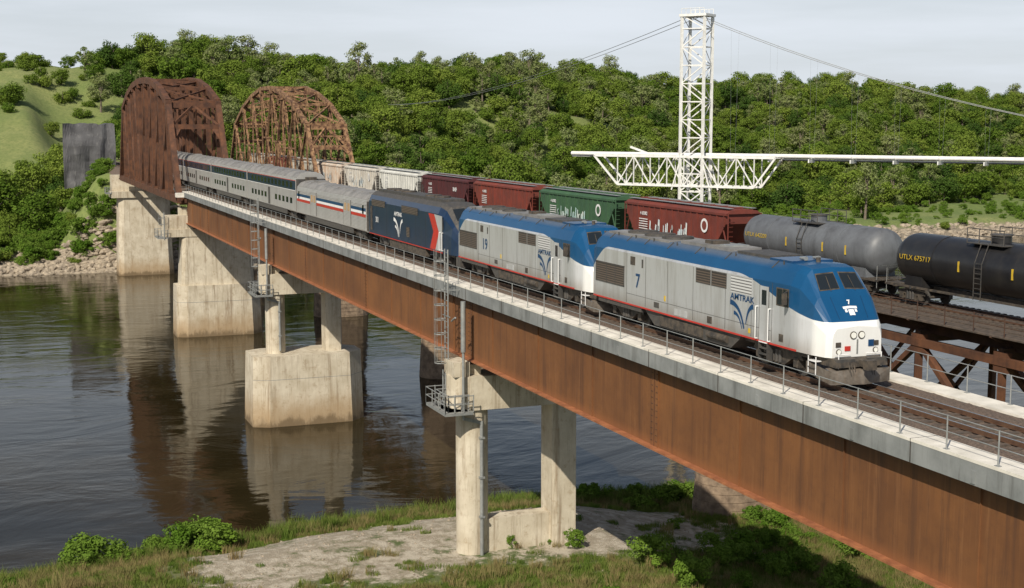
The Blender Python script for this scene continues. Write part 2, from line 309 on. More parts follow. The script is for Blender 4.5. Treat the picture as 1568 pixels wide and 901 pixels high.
def charger(s):
    mb=MB(); L=21.4
    body=[(0,4.38),(.95,4.32),(1.30,4.05),(1.50,3.6),(1.52,2.4),(1.50,1.0)]
    S=[(-21.4,[(0,4.2),(.9,4.15),(1.2,3.95),(1.42,3.5),(1.46,2.4),(1.44,1.0)]),(-21.0,body),(-3.4,body),(-2.4,[(0,4.2),(.9,4.12),(1.2,3.85),(1.44,3.4),(1.5,2.4),(1.5,1.0)]),
       (-1.0,[(0,3.15),(.9,3.1),(1.1,2.95),(1.3,2.75),(1.38,2.2),(1.4,1.0)]),(-.3,[(0,2.5),(.8,2.45),(.95,2.35),(1.1,2.2),(1.2,1.8),(1.25,1.0)]),(0,[(0,2.1),(.7,2.05),(.8,2.0),(.9,1.9),(1.0,1.6),(1.05,1.0)])]
    ring=lambda x,h:[(x,-y,z) for y,z in reversed(h[1:])]+[(x,y,z) for y,z in h]
    def mf(i): return dark if i in(3,4,5,6) else navy
    mb.loft([ring(x,h) for x,h in S],navy,matf=mf)
    g=lambda k,i,sg=1:(S[k][0],sg*S[k][1][i][0],S[k][1][i][1])
    for sg in(-1,1):
        patch(mb,g(3,0,sg),g(3,1,sg),g(4,1,sg),g(4,0,sg),.05,.97,.15,.85,.01,glass,(-2,0,2))
        def sp(pts,mat,o=.004): mb.poly([(x,sg*(1.523+o),z) for x,z in pts],mat)
        def sr(x0,x1,z0,z1,mat,o=.004): sp([(x0,z0),(x1,z0),(x1,z1),(x0,z1)],mat,o)
        sp([(-5.5,3.55),(-4.2,3.55),(-3.2,2.35),(-4.4,2.35)],red,.01); sp([(-4.4,2.35),(-3.2,2.35),(-4.0,1.12),(-5.2,1.12)],red,.01)
        sp([(-4.2,3.55),(-2.5,3.5),(-2.5,1.12),(-4.0,1.12),(-3.2,2.35)],silver,.007)
        sr(-2.4,-2.3,2.6,3.3,black)
        sr(-20.9,-2.4,1.0,1.07,red,.014); 
        sr(-20.2,-16.4,3.25,3.75,grille); sr(-12,-8,3.2,3.72,grille,.006); sr(-10.8,-10.0,1.5,2.2,grille,.006)
        for xx in(-6.2,-8.5,-13.5,-16.,-19): sr(xx,xx+.04,1.2,3.6,dark,.006)
        sr(-20.6,-20.,1.3,3.2,black,.006)
        for xx in(-2.9,-2.3): railpost(mb,xx,sg*1.53,1.2,2.4,white,sg*.09)
        mb.box(-15.5,-6.5,*sorted((sg*1.1,sg*1.42)),.4,.98,black)
    mb.box(-20.5,-4.5,-.8,.8,4.28,4.52,dark)
    for xx in(-7,-9,-15,-17,-19): mb.cyl((xx,0,4.5),(xx,0,4.62),.6,black,n=20)
    mb.box(-21.2,-1,-1.1,1.1,.8,.99,black); mb.box(-.6,.3,-1.2,1.2,.25,1.0,dark)
    coupler(mb,.2); coupler(mb,-L,-1)
    truck(mb,-3.9,2.8,.52,frame=dark); truck(mb,-17.6,2.8,.52,frame=dark)
    mark(mb,-12.9,2.05,1.15,-1.535,white)
    o=mb.obj("diesel_locomotive",loc=(-s,RAIL_Y,0))
    text(o,"side_lettering","AMTRAK",-12.9,-1.54,2.98,.42,white,bold=.012,sx=1.2)
    text(o,"side_number","301",-18.6,-1.54,2.2,.6,white,bold=.012)
charger(85.15)
def coach(s,kind):
    mb=MB(); L=25.6; h=4.12 if kind=='bag' else 4.90
    w=1.52
    sec=[(0,h),(.6,h-.05),(1.1,h-.22),(1.42,h-.55),(w,h-.95),(w,2.2),(w,1.05),(1.4,.95)] 
    ring=lambda x:[(x,-y,z) for y,z in reversed(sec[1:])]+[(x,y,z) for y,z in sec]
    def mf(i): return carroof if 3<i<10 else stainless
    mb.loft([ring(0),ring(-L)],stainless,matf=mf)
    for xe,d in((0,1),(-L,-1)):
        mb.box(min(xe,xe+d*.28),max(xe,xe+d*.28),-.55,.55,1.1,3.3 if kind=='bag' else 4.4,black)
        mb.box(min(xe,xe+d*.05),max(xe,xe+d*.05),-1.45,1.45,1.1,h-.7,dark); coupler(mb,xe,d)
    for sg in(-1,1):
        def sr(x0,x1,z0,z1,mat,o=.006): mb.box(x0,x1,*sorted((sg*1.5,sg*(w+o))),z0,z1,mat)
        if kind=='bag':
            sr(-L+.1,-.1,2.62,2.86,blue); sr(-L+.1,-.1,2.40,2.60,white); sr(-L+.1,-.1,2.14,2.38,red)
            for xc in(-6,-18.5):
                sr(xc-1.2,xc+1.2,1.15,3.3,stainless,.03); sr(xc-.9,xc-.2,2.35,3.0,tan,.036); sr(xc+.2,xc+.9,2.35,3.0,tan,.036)
                sr(xc-1.24,xc-1.2,1.15,3.3,dark,.034); sr(xc+1.2,xc+1.24,1.15,3.3,dark,.034)
            sr(-1.2,-.7,2.4,3.1,glass); sr(-24.9,-24.4,2.4,3.1,glass)
        else:
            sr(-L+.1,-.1,3.12,4.0,navy,.004); sr(-L+.1,-.1,4.02,4.07,red); sr(-L+.1,-.1,3.04,3.09,white)
            for i in range(12): sr(-2.6-i*1.85,-1.5-i*1.85,3.3,3.85,glass,.012)
            for i in range(12):
                if i in(5,6): continue
                sr(-2.6-i*1.85,-1.6-i*1.85,1.75,2.3,glass,.012)
            sr(-13.6,-12.6,1.1,2.9,dark,.01)
        sr(-L+4,-4,.55,.98,dark)
    for xx in np.arange(-L+1,-1,2.6): mb.box(xx,xx+.06,-.9,.9,h-.2,h-.04,carroof)
    mb.box(-L+3,-L+5,-.5,.5,h-.1,h+.12,carroof) 
    mb.box(-L+3.5,-3.5,-1.2,1.2,.45,.95,black)
    truck(mb,-3.2,2.6,.46,frame=dark); truck(mb,-L+3.2,2.6,.46,frame=dark)
    mb.obj("baggage_car" if kind=='bag' else "passenger_car",loc=(-s,RAIL_Y,0))
coach(107.1,'bag')
for k in range(6): coach(133.2+26.0*k,'sl')
# ------------------------------------------------------------ freight
FY=53.5; FZ=-1.1
def hopper(s,c1,c2,lab=None,graf=False):
    mb=MB(); L=18.6; mat=M("hopper_paint",c1,c2,.65,scale=.6,streak=tuple(x*.45+.02 for x in c1),sfac=.6); w=1.5
    prof=[(-.9,4.05),(-17.7,4.05),(-17.7,3.3),(-15.9,1.25),(-2.7,1.25),(-.9,3.3)]
    mb.prism(prof,-w+.08,w-.08,mat)
    mb.loft([[(x,-w,4.05),(x,-1.2,4.28),(x,-.5,4.40),(x,.5,4.40),(x,1.2,4.28),(x,w,4.05)] for x in(-.7,-17.9)],mat)
    for sy in(-1,1):
        for i in range(17):
            x=-1.1-i*1.025; zb=1.25 if -15.9<x<-2.7 else (1.3+(x+2.7)/1.8*2.0 if x>-2.7 else 1.3+(-15.9-x)/1.8*2.0)
            mb.box(x-.06,x+.06,*sorted((sy*(w-.1),sy*w)),max(zb,1.2),4.05,mat)
        mb.box(-17.9,-.7,*sorted((sy*(w-.1),sy*(w+.03))),3.93,4.10,mat)
        mb.box(-18.2,-.4,*sorted((sy*(w-.14),sy*(w+.01))),1.02,1.27,mat)
        for xe in(-.55,-18.05):
            mb.beam((xe,sy*1.42,1.0),(xe,sy*1.42,4.1),.07,.07,mat)
            xi=-1.9 if xe>-2 else -16.7
            mb.beam((xe,sy*1.35,1.2),(xi,sy*1.35,3.9),.08,.08,mat)
            for k in range(8): mb.beam((xe,sy*1.0,1.3+k*.36),(xe,sy*1.42,1.3+k*.36),.03,.03,mat)
    for xc in(-5,-9.3,-13.6):
        mb.loft([[(xc-1.9,-1.2,1.25),(xc+1.9,-1.2,1.25),(xc+1.9,1.2,1.25),(xc-1.9,1.2,1.25)],[(xc-.4,-.7,.45),(xc+.4,-.7,.45),(xc+.4,.7,.45),(xc-.4,.7,.45)]],mat)
    mb.box(-17.2,-1.4,-.35,.35,4.42,4.52,mat)
    for i in range(8): mb.box(-2.6-i*1.9,-1.6-i*1.9,-.28,.28,4.5,4.58,galv)
    for sy in(-1,1): mb.box(-17.7,-.9,*sorted((sy*.75,sy*1.2)),4.44,4.47,galv)
    mb.box(-18.5,-.1,-.2,.2,.85,1.15,black); mb.box(-1.9,-.2,-1.3,1.3,1.05,1.15,black); mb.box(-18.4,-16.7,-1.3,1.3,1.05,1.15,black)
    coupler(mb,-.1);coupler(mb,-18.5,-1)
    truck(mb,-2.4,1.75,.45); truck(mb,-16.2,1.75,.45)
    if graf:
        for k in range(26):
            x=-13.5+rng.uniform(0,6.5); z=1.4+rng.uniform(0,.7); wd=rng.uniform(.12,.3); hh=rng.uniform(.3,1.0)
            mb.poly([(x,-w-.012,z),(x+wd,-w-.012,z),(x+wd*1.3,-w-.012,z+hh),(x+wd*.4,-w-.012,z+hh*1.1)],graf)
    for k in range(5): mb.box(-15.2+k*.01,-13.6,-w-.01,-w-.005,2.0+k*.2,2.07+k*.2,white)
    if lab is None: mb.cyl((-4.0,-w-.012,3.0),(-4.0,-w-.004,3.0),.55,white,n=20); mb.cyl((-4.0,-w-.016,3.0),(-4.0,-w-.013,3.0),.36,mat,n=20)
    o=mb.obj("covered_hopper_car",loc=(-s,FY,FZ))
    if lab: text(o,"reporting_mark",lab,-5.0,-w-.012,3.0,.62,white,bold=.02)
    text(o,"car_number","4 63082",-14.3,-w-.012,3.3,.4,white,bold=.01)
def tank(s,mat,lab):
    mb=MB(); L=17.6; r=1.50; zc=2.72; n=36
    rings=[]
    for x,rr in((-.75,.02),(-.78,.55),(-.9,1.0),(-1.1,1.28),(-1.35,1.43),(-1.65,r),(-8.8,r),(-15.95,r),(-16.25,1.43),(-16.5,1.28),(-16.7,1.0),(-16.82,.55),(-16.85,.02)):
        rings.append([(x,rr*math.cos(2*math.pi*i/n),zc+rr*math.sin(2*math.pi*i/n)) for i in range(n)])
    mb.loft(rings,mat,smooth=True)
    for x in(-4.6,-8.8,-13.0): mb.loft([[(xx,(r+.02)*math.cos(2*math.pi*i/n),zc+(r+.02)*math.sin(2*math.pi*i/n)) for i in range(n)] for xx in(x-.04,x+.04)],mat,smooth=True)
    mb.cyl((-8.8,0,zc+r-.1),(-8.8,0,zc+r+.38),.55,mat,n=20); mb.cyl((-8.8,0,zc+r+.38),(-8.8,0,zc+r+.46),.62,dark,n=20)
    mb.box(-10.3,-7.3,-1.15,1.15,zc+r-.12,zc+r-.06,dark) 
    for sy in(-1.15,1.15):
        for x in(-10.3,-9.3,-8.3,-7.3): mb.cyl((x,sy,zc+r-.1),(x,sy,zc+r+.75),.03,dark,n=6)
        for z in(.35,.75): mb.cyl((-10.3,sy,zc+r+z),(-7.3,sy,zc+r+z),.03,dark,n=6)
        sg=1 if sy>0 else -1
        for x in(-8.5,-9.1): mb.beam((x,sg*1.15,zc+r-.1),(x,sg*1.58,zc+.3),.04,.04,dark); mb.beam((x,sg*1.58,zc+.3),(x,sg*1.58,1.0),.04,.04,dark)
        for k in range(8): mb.beam((-8.5,sg*1.58,1.1+k*.28),(-9.1,sg*1.58,1.1+k*.28),.03,.03,dark)
        mb.box(-17.4,-.2,*sorted((sg*1.25,sg*1.4)),1.0,1.12,black)
        for xe in(-.3,-17.3):
            for k in(0,1): mb.cyl((xe,sg*.5,1.1),(xe,sg*.5,2.0),.02,galv,n=6)
            mb.cyl((xe,-1.3,2.0),(xe,1.3,2.0),.02,galv,n=6); mb.cyl((xe,sg*1.35,.6),(xe,sg*1.35,2.),.02,galv,n=6)
    for x in(-2.6,-15.0): mb.prism([(x-.9,1.05),(x+.9,1.05),(x+.7,1.9),(x-.7,1.9)],-1.1,1.1,mat)
    mb.box(-17.5,-.1,-.3,.3,.85,1.15,black)
    mb.box(-1.5,-.15,-1.35,1.35,1.08,1.14,black); mb.box(-17.45,-16.1,-1.35,1.35,1.08,1.14,black)
    mb.cyl((-8.8,0,.85),(-8.8,0,zc-r+.1),.2,dark)
    coupler(mb,-.1);coupler(mb,-L+.1,-1); truck(mb,-2.4,1.75,.45); truck(mb,-15.2,1.75,.45)
    for x in(-3.6,-6.2,-10.6): mb.box(x,x+.13,-r-.012,-r+.1,zc-.3,zc+.3,yellow)
    o=mb.obj("tank_car",loc=(-s,FY,FZ))
    text(o,"reporting_mark",lab,-15.9,-1.53,2.85,.42,yellow,bold=0,align='LEFT',sx=1.2)
tblack=M("tank_black",(.012,.012,.014),(.022,.021,.021),.35,scale=.8,streak=(.04,.035,.03),sfac=.4)
tgrey=M("tank_grey",(.14,.15,.165),(.10,.105,.115),.5,scale=.8,streak=(.045,.045,.045),sfac=.5)
tank(34.8,tblack,"UTLX 203114"); tank(52.8,tblack,"UTLX 675717"); tank(70.8,tgrey,"UTLX 642209")
fs=88.8
g1=M("graffiti_white",(.75,.75,.72),(.5,.6,.65),.6); g2=M("graffiti_teal",(.35,.55,.55),(.6,.65,.6),.6)
for c1,c2,lab,gr in(((.19,.040,.026),(.12,.03,.022),None,g1),((.05,.12,.055),(.035,.085,.045),None,g2),((.21,.042,.026),(.13,.035,.024),"",None),((.095,.022,.024),(.06,.018,.019),"BNSF",None),((.66,.66,.62),(.52,.52,.48),"",None),((.60,.58,.53),(.46,.42,.36),None,g1),((.5,.36,.26),(.6,.55,.48),"",g1),((.5,.48,.43),(.4,.38,.33),"",None),((.2,.05,.03),(.15,.04,.03),"",None),((.5,.48,.43),(.4,.38,.33),"",None)):
    hopper(fs,c1,c2,lab,gr); fs+=19.4
# ------------------------------------------------------------ new bridge
X0,X1=40,-200
mb=MB()
XT=-286; GB=-4.72
def extr(prof,xa,xb,mat): mb.loft([[(xa,y,z) for y,z in prof],[(xb,y,z) for y,z in prof]],mat)
extr([(27.3,-.90),(27.3,-.22),(28.35,-.22),(28.35,-.55),(32.95,-.55),(32.95,-.22),(34.0,-.22),(34.0,-.9)],X0,X1,fascia)
mb.box(X1,X0,27.29,28.36,-.216,-.12,concW); mb.box(X1,X0,32.94,34.01,-.216,-.12,concW)
mb.box(XT,X1-.02,28.3,33.0,-.95,-.55,fascia)
for s in np.arange(-38,200,6.1):
    mb.box(-s,-s+.05,27.285,27.30,-.9,-.22,dark); mb.box(-s,-s+.03,27.286,28.36,-.215,-.116,dark)
    mb.box(-s+2.9,-s+3.1,27.27,27.30,-.85,-.45,fascia)
for yg,sg in((27.95,-1),(33.4,1)):
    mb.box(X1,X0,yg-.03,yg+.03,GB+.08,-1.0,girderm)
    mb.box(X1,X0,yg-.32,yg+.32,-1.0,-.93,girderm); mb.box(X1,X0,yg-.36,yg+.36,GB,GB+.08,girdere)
    for i,s in enumerate(np.arange(-38,200,2.35)):
        y0,y1=(yg-.03-.07,yg-.031) if sg<0 else (yg+.031,yg+.10)
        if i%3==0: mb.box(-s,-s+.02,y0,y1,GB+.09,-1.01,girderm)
for s in(30,54,78.7,103,124,139,163,181,199.5):
    mb.box(-s-.35,-s+.35,27.88,27.92,GB+.1,-1.05,girderm); mb.box(-s-.02,-s+.02,27.86,27.92,GB+.1,-1.02,rust)
    for dx in(-.28,-.18,.18,.28):
        for z in np.arange(GB+.3,-1.1,.28): mb.box(-s+dx-.02,-s+dx+.02,27.86,27.89,z,z+.04,rustd)
for s in np.arange(-36,200,6): mb.box(-s-.15,-s+.15,28,33.35,-3.6,-1.0,rust); 
for s in np.arange(-36,196,6): mb.beam((-s,28,-4.2),(-s-6,33.3,-4.2),.15,.15,rust); mb.beam((-s,33.3,-4.2),(-s-6,28,-4.2),.15,.15,rust)
mb.obj("girder_bridge")
mb=MB()
bxs=list(np.arange(X0,-120,-.22)); bys=[28.37,28.6,28.8,29.0,29.2,29.4,29.6,29.8,30.0,30.2,30.4,30.6,30.8,31.0,31.2,31.4,31.6,31.8,32.,32.2,32.4,32.6,32.8,32.93]
def bz(x,y):
    base=-.20 if 29.3<y<31.9 else -.17-.06*abs(abs(y-30.6)-1.6)
    return base+noise.noise(Vector((x*3.3,y*3.3,0)))*.035+noise.noise(Vector((x*9,y*9,4)))*.03
V=[(x,y,bz(x,y)) for x in bxs for y in bys]; nb=len(bys)
mb.add(V,[(i*nb+j,i*nb+j+1,(i+1)*nb+j+1,(i+1)*nb+j) for i in range(len(bxs)-1) for j in range(nb-1)],ballast)
mb.loft([[(x,28.37,-.24),(x,28.9,-.20),(x,29.3,-.19),(x,31.9,-.19),(x,32.4,-.20),(x,32.93,-.24),(x,32.93,-.5),(x,28.37,-.5)] for x in(-119.8,X1,XT)],ballast)
mb.loft([[(x,26.6,-1.6),(x,28.4,-.25),(x,29.3,-.19),(x,31.9,-.19),(x,33.,-.25),(x,34.6,-1.6)] for x in(XT-.1,-700)],ballast)
for x in np.arange(-330,X0,.6): mb.box(x-.11,x+.11,29.3,31.9,-.30,-.155,tie)
for yy in(RAIL_Y-.75,RAIL_Y+.75):
    mb.box(-500,X0,yy-.035,yy+.035,-.155,-.012,railm); mb.box(-500,X0,yy-.032,yy+.032,-.012,0,railtop); mb.box(-500,X0,yy-.075,yy+.075,-.155,-.135,railm)
mb.obj("railway_track")
def railing(mb,y,z,s0,s1,sp=2.3,h=1.07,mat=galv,r=.024):
    for s in np.arange(s0,s1,sp):
        mb.cyl((-s,y,z-.1),(-s,y,z+h),r*1.15,mat,n=6); mb.box(-s-.09,-s+.09,y-.07,y+.07,z-.002,z+.02,mat)
    for hh in(.55,1.05): mb.cyl((-s0,y,z+hh),(-s1,y,z+hh),r*.75,mat,n=6,caps=False)
mb=MB(); railing(mb,27.42,-.12,-35.4,199); mb.obj("handrail")
mb=MB(); railing(mb,33.88,-.12,-35.4,199)
for k in range(3): mb.cyl((-46.3-k*.45,34.25,-1.2),(-46.5-k*.45,34.25,.5),.035,yellow,n=6)
mb.obj("handrail")
def bearing(mb,x,z0,z1):
    for y in(27.95,33.4): mb.box(x-.45,x+.45,y-.45,y+.45,z0,z1-.25,concrete); mb.box(x-.3,x+.3,y-.35,y+.35,z1-.25,z1,rustd)
def platform(mb,x,y0,y1,z,xh=1.9):
    mb.box(x-xh,x+xh,y0,y1,z-.18,z,galv)
    for (a,b) in(((x-xh,y0),(x+xh,y0)),((x+xh,y0),(x+xh,y1)),((x-xh,y0),(x-xh,y1))):
        for h in(.5,1.0): mb.cyl((a[0],a[1],z+h),(b[0],b[1],z+h),.03,galv,n=6)
        for t in(0,.33,.66,1): 
            px,py=a[0]+(b[0]-a[0])*t,a[1]+(b[1]-a[1])*t
            mb.cyl((px,py,z),(px,py,z+1.05),.035,galv,n=6)
def ladder(mb,x,y,z0,z1):
    for dx in(-.3,.3): mb.cyl((x+dx,y,z0),(x+dx,y,z1),.045,galv,n=6)
    for z in np.arange(z0+.2,z1,.33): mb.cyl((x-.3,y,z),(x+.3,y,z),.022,galv,n=5)
    for z in np.arange(z0+2.3,z1,.9):
        pts=[(x+.38*math.cos(t)*1.05,y-.40-.38*math.sin(t)) for t in np.linspace(-.9,math.pi+.9,9)]
        for a,b in zip(pts,pts[1:]): mb.beam((*a,z),(*b,z),.02,.06,galv)
    for t in(.2,1.2,2.,2.9): 
        a=(x+.4*math.cos(t),y-.40-.38*math.sin(t)); mb.beam((*a,z0+2.3),(*a,z1),.03,.02,galv)
def colpier(s,zg,strut,cap=-5.6,zc=-7.7):
    mb=MB(); x=-s
    mb.cyl((x,27.95,zg),(x,27.95,zc),1.0,concrete,n=28)
    mb.loft([[(x-.9,33.0,z),(x+.9,33.0,z),(x+1,33.3,z),(x+1,34.6,z),(x-1,34.6,z),(x-1,33.3,z)] for z in(zg,zc)],concrete)
    pr=[]
    for t in np.linspace(math.pi,0,9): pr.append((x+1.15*math.cos(t),27.5-1.15*math.sin(t)))
    pr=[(x-1.15,35.0)]+pr+[(x+1.15,35.0)]
    mb.loft([[(a,b,z) for a,b in pr] for z in(zc,cap)],concrete)
    mb.box(x-.95,x+.95,26.5,27.5,cap,cap+.9,concrete)
    bearing(mb,x,cap,GB)
    if strut:
        mb.box(x-.6,x+.6,28.5,33.2,zg+1.0,zg+3.1,concrete); mb.box(x-1.2,x+1.2,32.7,34.9,zg-1,zg+.9,concrete)
    platform(mb,x,25.6,27.4,zc+.1)
    platform(mb,x+.4,25.9,27.2,zc+.1,1.2)
    ladder(mb,x-.6,26.55,zc+.5,2.1)
    mb.cyl((x+1.35,26.95,zc-.4),(x+1.35,26.95,-1.0),.09,galv,n=8)
    mb.cyl((x+1.35,26.95,-.9),(x+1.35,26.95,-4),.16,galv,n=10)
    mb.beam((x+1.35,26.95,zc-.4),(x+1.1,28.2,zc-.8),.2,.2,galv)
    mb.cyl((x+1.12,28.2,zc-.7),(x+1.12,28.2,zg+.3),.12,galv,n=10)
    for z in(-9.5,-12,-14.5): mb.box(x+.9,x+1.28,28.04,28.36,z,z+.12,galv)
    mb.cyl((x+.2,34.75,zc),(x+.2,34.75,zg+.3),.11,galv,n=8)
    mb.beam((x-1.2,26.5,-2),(x+.2,26.5,-2),.05,.05,galv); mb.beam((x-.3,26.6,-.4),(x-.3,27.4,-.4),.06,.06,galv)
    mb.cyl((x-1.5,26.6,zc),(x-1.5,26.6,zc+2.2),.05,galv,n=6)
    mb.cyl((x+1.8,26.3,-1.8),(x+1.1,26.3,-2.1),.06,galv,n=6)
    return mb
WZ=-21.0
mb=colpier(78.7,-17.9,True); mb.obj("bridge_pier")
def caisson(mb,xc,hx,y0,y1,z0,z1,ch,mat=concrete,taper=.3):
    def rg(z,o): 
        return [(xc-hx-o+ch*.5,y0-o,z),(xc+hx+o-ch*.5,y0-o,z),(xc+hx+o,y0-o+ch,z),(xc+hx+o,y1+o-ch,z),(xc+hx+o-ch,y1+o,z),(xc-hx-o+ch,y1+o,z),(xc-hx-o,y1+o-ch,z),(xc-hx-o,y0-o+ch,z)]
    mb.loft([rg(z0,taper),rg(z1,0)],mat)
mb=colpier(139,-13.8,False); caisson(mb,-139,2.9,25.2,36.6,WZ-4,-13.8,1.6)
caisson(mb,-139,2.97,25.14,36.66,-16.2,-16.16,1.6,fascia,0.)
mb.obj("bridge_pier")
mb=MB(); caisson(mb,-201,2.6,26.0,38.0,WZ-4,-13.6,1.5); caisson(mb,-201,1.7,27.0,36.8,-13.6,-6.6,.5,taper=.35)
caisson(mb,-201,2.68,25.92,38.08,-16.0,-15.96,1.5,fascia,0.)
mb.box(-202.8,-199.2,24.6,37.2,-6.6,-5.5,concrete); mb.box(-202.6,-199.4,24.6,28.6,-5.5,-3.6,concrete); mb.box(-203.2,-201.3,27,35,-5.5,-2.6,concrete)
bearing(mb,-200.3,-5.5,GB); platform(mb,-201,23.6,25.0,-6.6,2.2); ladder(mb,-199,24.5,-7,-3.)
mb.box(-199.5,-198.2,26.2,27.28,-.9,-.3,concW); 
mb.obj("bridge_pier")
mb=MB(); caisson(mb,-286,2.4,26.2,36.2,-22,-5.4,1.0,taper=.5); mb.box(-289,-283.2,24.8,37,-5.4,-4.2,concrete); mb.box(-290,-286.5,25.2,36.5,-4.2,-1.0,concrete); platform(mb,-285,23.8,24.8,-4.4)
mb.obj("bridge_pier")
# ------------------------------------------------------------ trusses
def truss(name,s0,s1,ya,yb,zb,tops,mat,cw,heavy):
    mb=MB(); N=len(tops)+1; L=(s1-s0)/N
    bot=[-(s0+i*L) for i in range(N+1)]
    for y in(ya,yb):
        mb.beam((bot[0]+.5,y,zb),(bot[-1]-.5,y,zb),cw,cw*1.2,mat)
        T=[(bot[i+1],y,tops[i]) for i in range(N-1)]
        pts=[(bot[0],y,zb)]+T+[(bot[-1],y,zb)]
        for a,b in zip(pts,pts[1:]): mb.beam(a,b,cw,cw*1.25,mat)
        for t in T: mb.box(t[0]-.8,t[0]+.8,y-cw*.54,y+cw*.54,t[2]-1.1,t[2]+.2,mat); mb.box(t[0]-.8,t[0]+.8,y-cw*.54,y+cw*.54,zb-.2,zb+1.0,mat)
        for i,t in enumerate(T):
            b=(t[0],y,zb)
            if heavy: mb.beam(b,t,cw*.7,cw*.9,mat)
            else:
                for d in(-.28,.28): mb.beam((b[0]+d,y,zb),(t[0]+d,y,t[2]),.22,.14,mat)
                z=zb+.5
                while z<t[2]-.6:
                    mb.beam((t[0]-.28,y,z),(t[0]+.28,y,z+.55),.08,.06,mat); mb.beam((t[0]+.28,y,z),(t[0]-.28,y,z+.55),.08,.06,mat); z+=.6
            if i<N-2:
                t2=T[i+1]
                first=i<(N-2)/2
                a,c=((t,(t2[0],y,zb)) if first else (t2,(t[0],y,zb)))
                if heavy: mb.beam(a,c,cw*.6,cw*.7,mat)
                else:
                    mb.beam(a,c,.35,.3,mat)
                    mm=((a[0]+c[0])/2,y,(a[2]+c[2])/2)
                    mb.beam(mm,(mm[0],y,zb),.2,.2,mat); mb.beam(mm,(t[0] if first else t2[0],y,zb),.2,.2,mat)
                    mb.beam((c[0],y,(t2[2] if first else t[2])),(a[0],y,zb),.14,.14,mat)
                    mb.beam((bot[i+1],y,(zb+min(t[2],t2[2]))/2),(bot[i+2],y,(zb+min(t[2],t2[2]))/2),.2,.25,mat)
                if heavy:
                    xm=(t[0]+t2[0])/2; mb.beam((xm,y,zb),(xm,y,(t[2]+t2[2])/2),cw*.5,cw*.6,mat)
    for i in range(N-1):
        x,z=bot[i+1],tops[i]
        mb.beam((x,ya,z),(x,yb,z),.45,.5,mat)
        if 0<i<N-2:
            zz=max(6.2,z-3.0); mb.beam((x,ya,zz),(x,yb,zz),.25,.3,mat)
            mb.beam((x,ya,z),(x,yb,zz),.2,.2,mat); mb.beam((x,yb,z),(x,ya,zz),.2,.2,mat)
        if i<N-2:
            x2,z2=bot[i+2],tops[i+1]; mb.beam((x,ya,z),(x2,yb,z2),.25,.25,mat); mb.beam((x,yb,z),(x2,ya,z2),.25,.25,mat)
    for xe,xi,zt in((bot[0],bot[1],tops[0]),(bot[-1],bot[-2],tops[-1])):
        def pp(y,f): return (xe+(xi-xe)*f,y,zb+(zt-zb)*f)
        f1=.97; f2=1-(3.6/(zt-zb)); f3=(1+f2)/2; ym=(ya+yb)/2
        for f,h in((f1,.8),(f2,.7)): mb.beam(pp(ya,f),pp(yb,f),.5,h,mat)
        for a,b in(((ya,f2),(ym,f1)),((ym,f1),(yb,f2))): mb.beam(pp(*a),pp(*b),.3,.35,mat)
        if heavy:
            mb.poly([pp(ya,f2-.18),pp(ya,f2),pp(ya+1.6,f2)],mat); mb.poly([pp(yb,f2-.18),pp(yb,f2),pp(yb-1.6,f2)],mat)
        else:
            for k in range(6):
                u=ya+(yb-ya)*k/6; v=ya+(yb-ya)*(k+1)/6
                mb.beam(pp(u,f2),pp(v,f3),.1,.1,mat); mb.beam(pp(v,f2),pp(u,f3),.1,.1,mat)
            mb.beam(pp(ya,f3),pp(yb,f3),.2,.2,mat)
            mb.poly([pp(ya,f2-.16),pp(ya,f2),pp(ya+1.3,f2)],mat); mb.poly([pp(yb,f2-.16),pp(yb,f2),pp(yb-1.3,f2)],mat)
    for x in bot: mb.box(x-.2,x+.2,ya,yb,zb-.7,zb+.1,mat)
    for y in((ya+yb)/2-.9,(ya+yb)/2+.9): mb.box(bot[-1],bot[0],y-.15,y+.15,zb-.4,zb+.2,mat)
    return mb.obj(name)
truss("steel_truss_bridge",201,284,27.0,34.3,-1.4,[12.6,14.8,16.1,16.6,16.6,16.1,14.8,12.4],rust,.8,True)
truss("steel_truss_bridge",212,296,50.4,56.6,-2.2,[9.2,12.6,14.6,15.8,15.8,14.6,12.6,9.2],rust2,.55,False)
mb=MB()
mb.box(-213,40,51.2,55.8,-1.62,-1.36,tie)
for x in np.arange(-300,40,.55): mb.box(x-.12,x+.12,51.8,55.2,-1.36,-1.2,tie)
for yy in(FY-.75,FY+.75): mb.box(-330,40,yy-.04,yy+.04,-1.2,-1.1,railm)
for y in(51.6,55.4):
    mb.box(-212,40,y-.2,y+.2,-2.4,-1.64,rustd)
for y in(50.8,56.2):
    mb.beam((40,y,-2.9),(-212,y,-2.9),.5,.45,rust); mb.beam((40,y,-8.6),(-212,y,-8.6),.4,.4,rust)
    x=40;k=0
    while x>-212:
        mb.beam((x,y,-2.9),(x,y,-8.6),.35,.3,rust)
        a,b=((-2.9,-8.6) if k%2 else (-8.6,-2.9)); mb.beam((x,y,a),(x-7,y,b),.38,.3,rust)
        mb.box(x-.5,x+.5,y-.2,y+.2,-3.5,-2.4,rust)
        x-=7;k+=1
for x in np.arange(40,-212,-7):
    mb.box(x-.2,x+.2,50.7,56.3,-2.9,-2.2,rustd); mb.beam((x,50.8,-2.9),(x,56.2,-8.6),.2,.2,rust); mb.beam((x,56.2,-2.9),(x,50.8,-8.6),.2,.2,rust)
    mb.beam((x,50.8,-8.6),(x,56.2,-8.6),.3,.3,rust)
    mb.beam((x,49.9,-1.5),(x,51.6,-2.3),.12,.12,rustd)
mb.box(-212,40,49.9,51.1,-1.5,-1.42,tie)
for x in np.arange(39,-212,-2.4): mb.cyl((x,49.95,-1.45),(x,49.95,-.35),.035,rustd,n=5)
for z in(-.9,-.4): mb.cyl((40,49.95,z),(-212,49.95,z),.02,rustd,n=5)
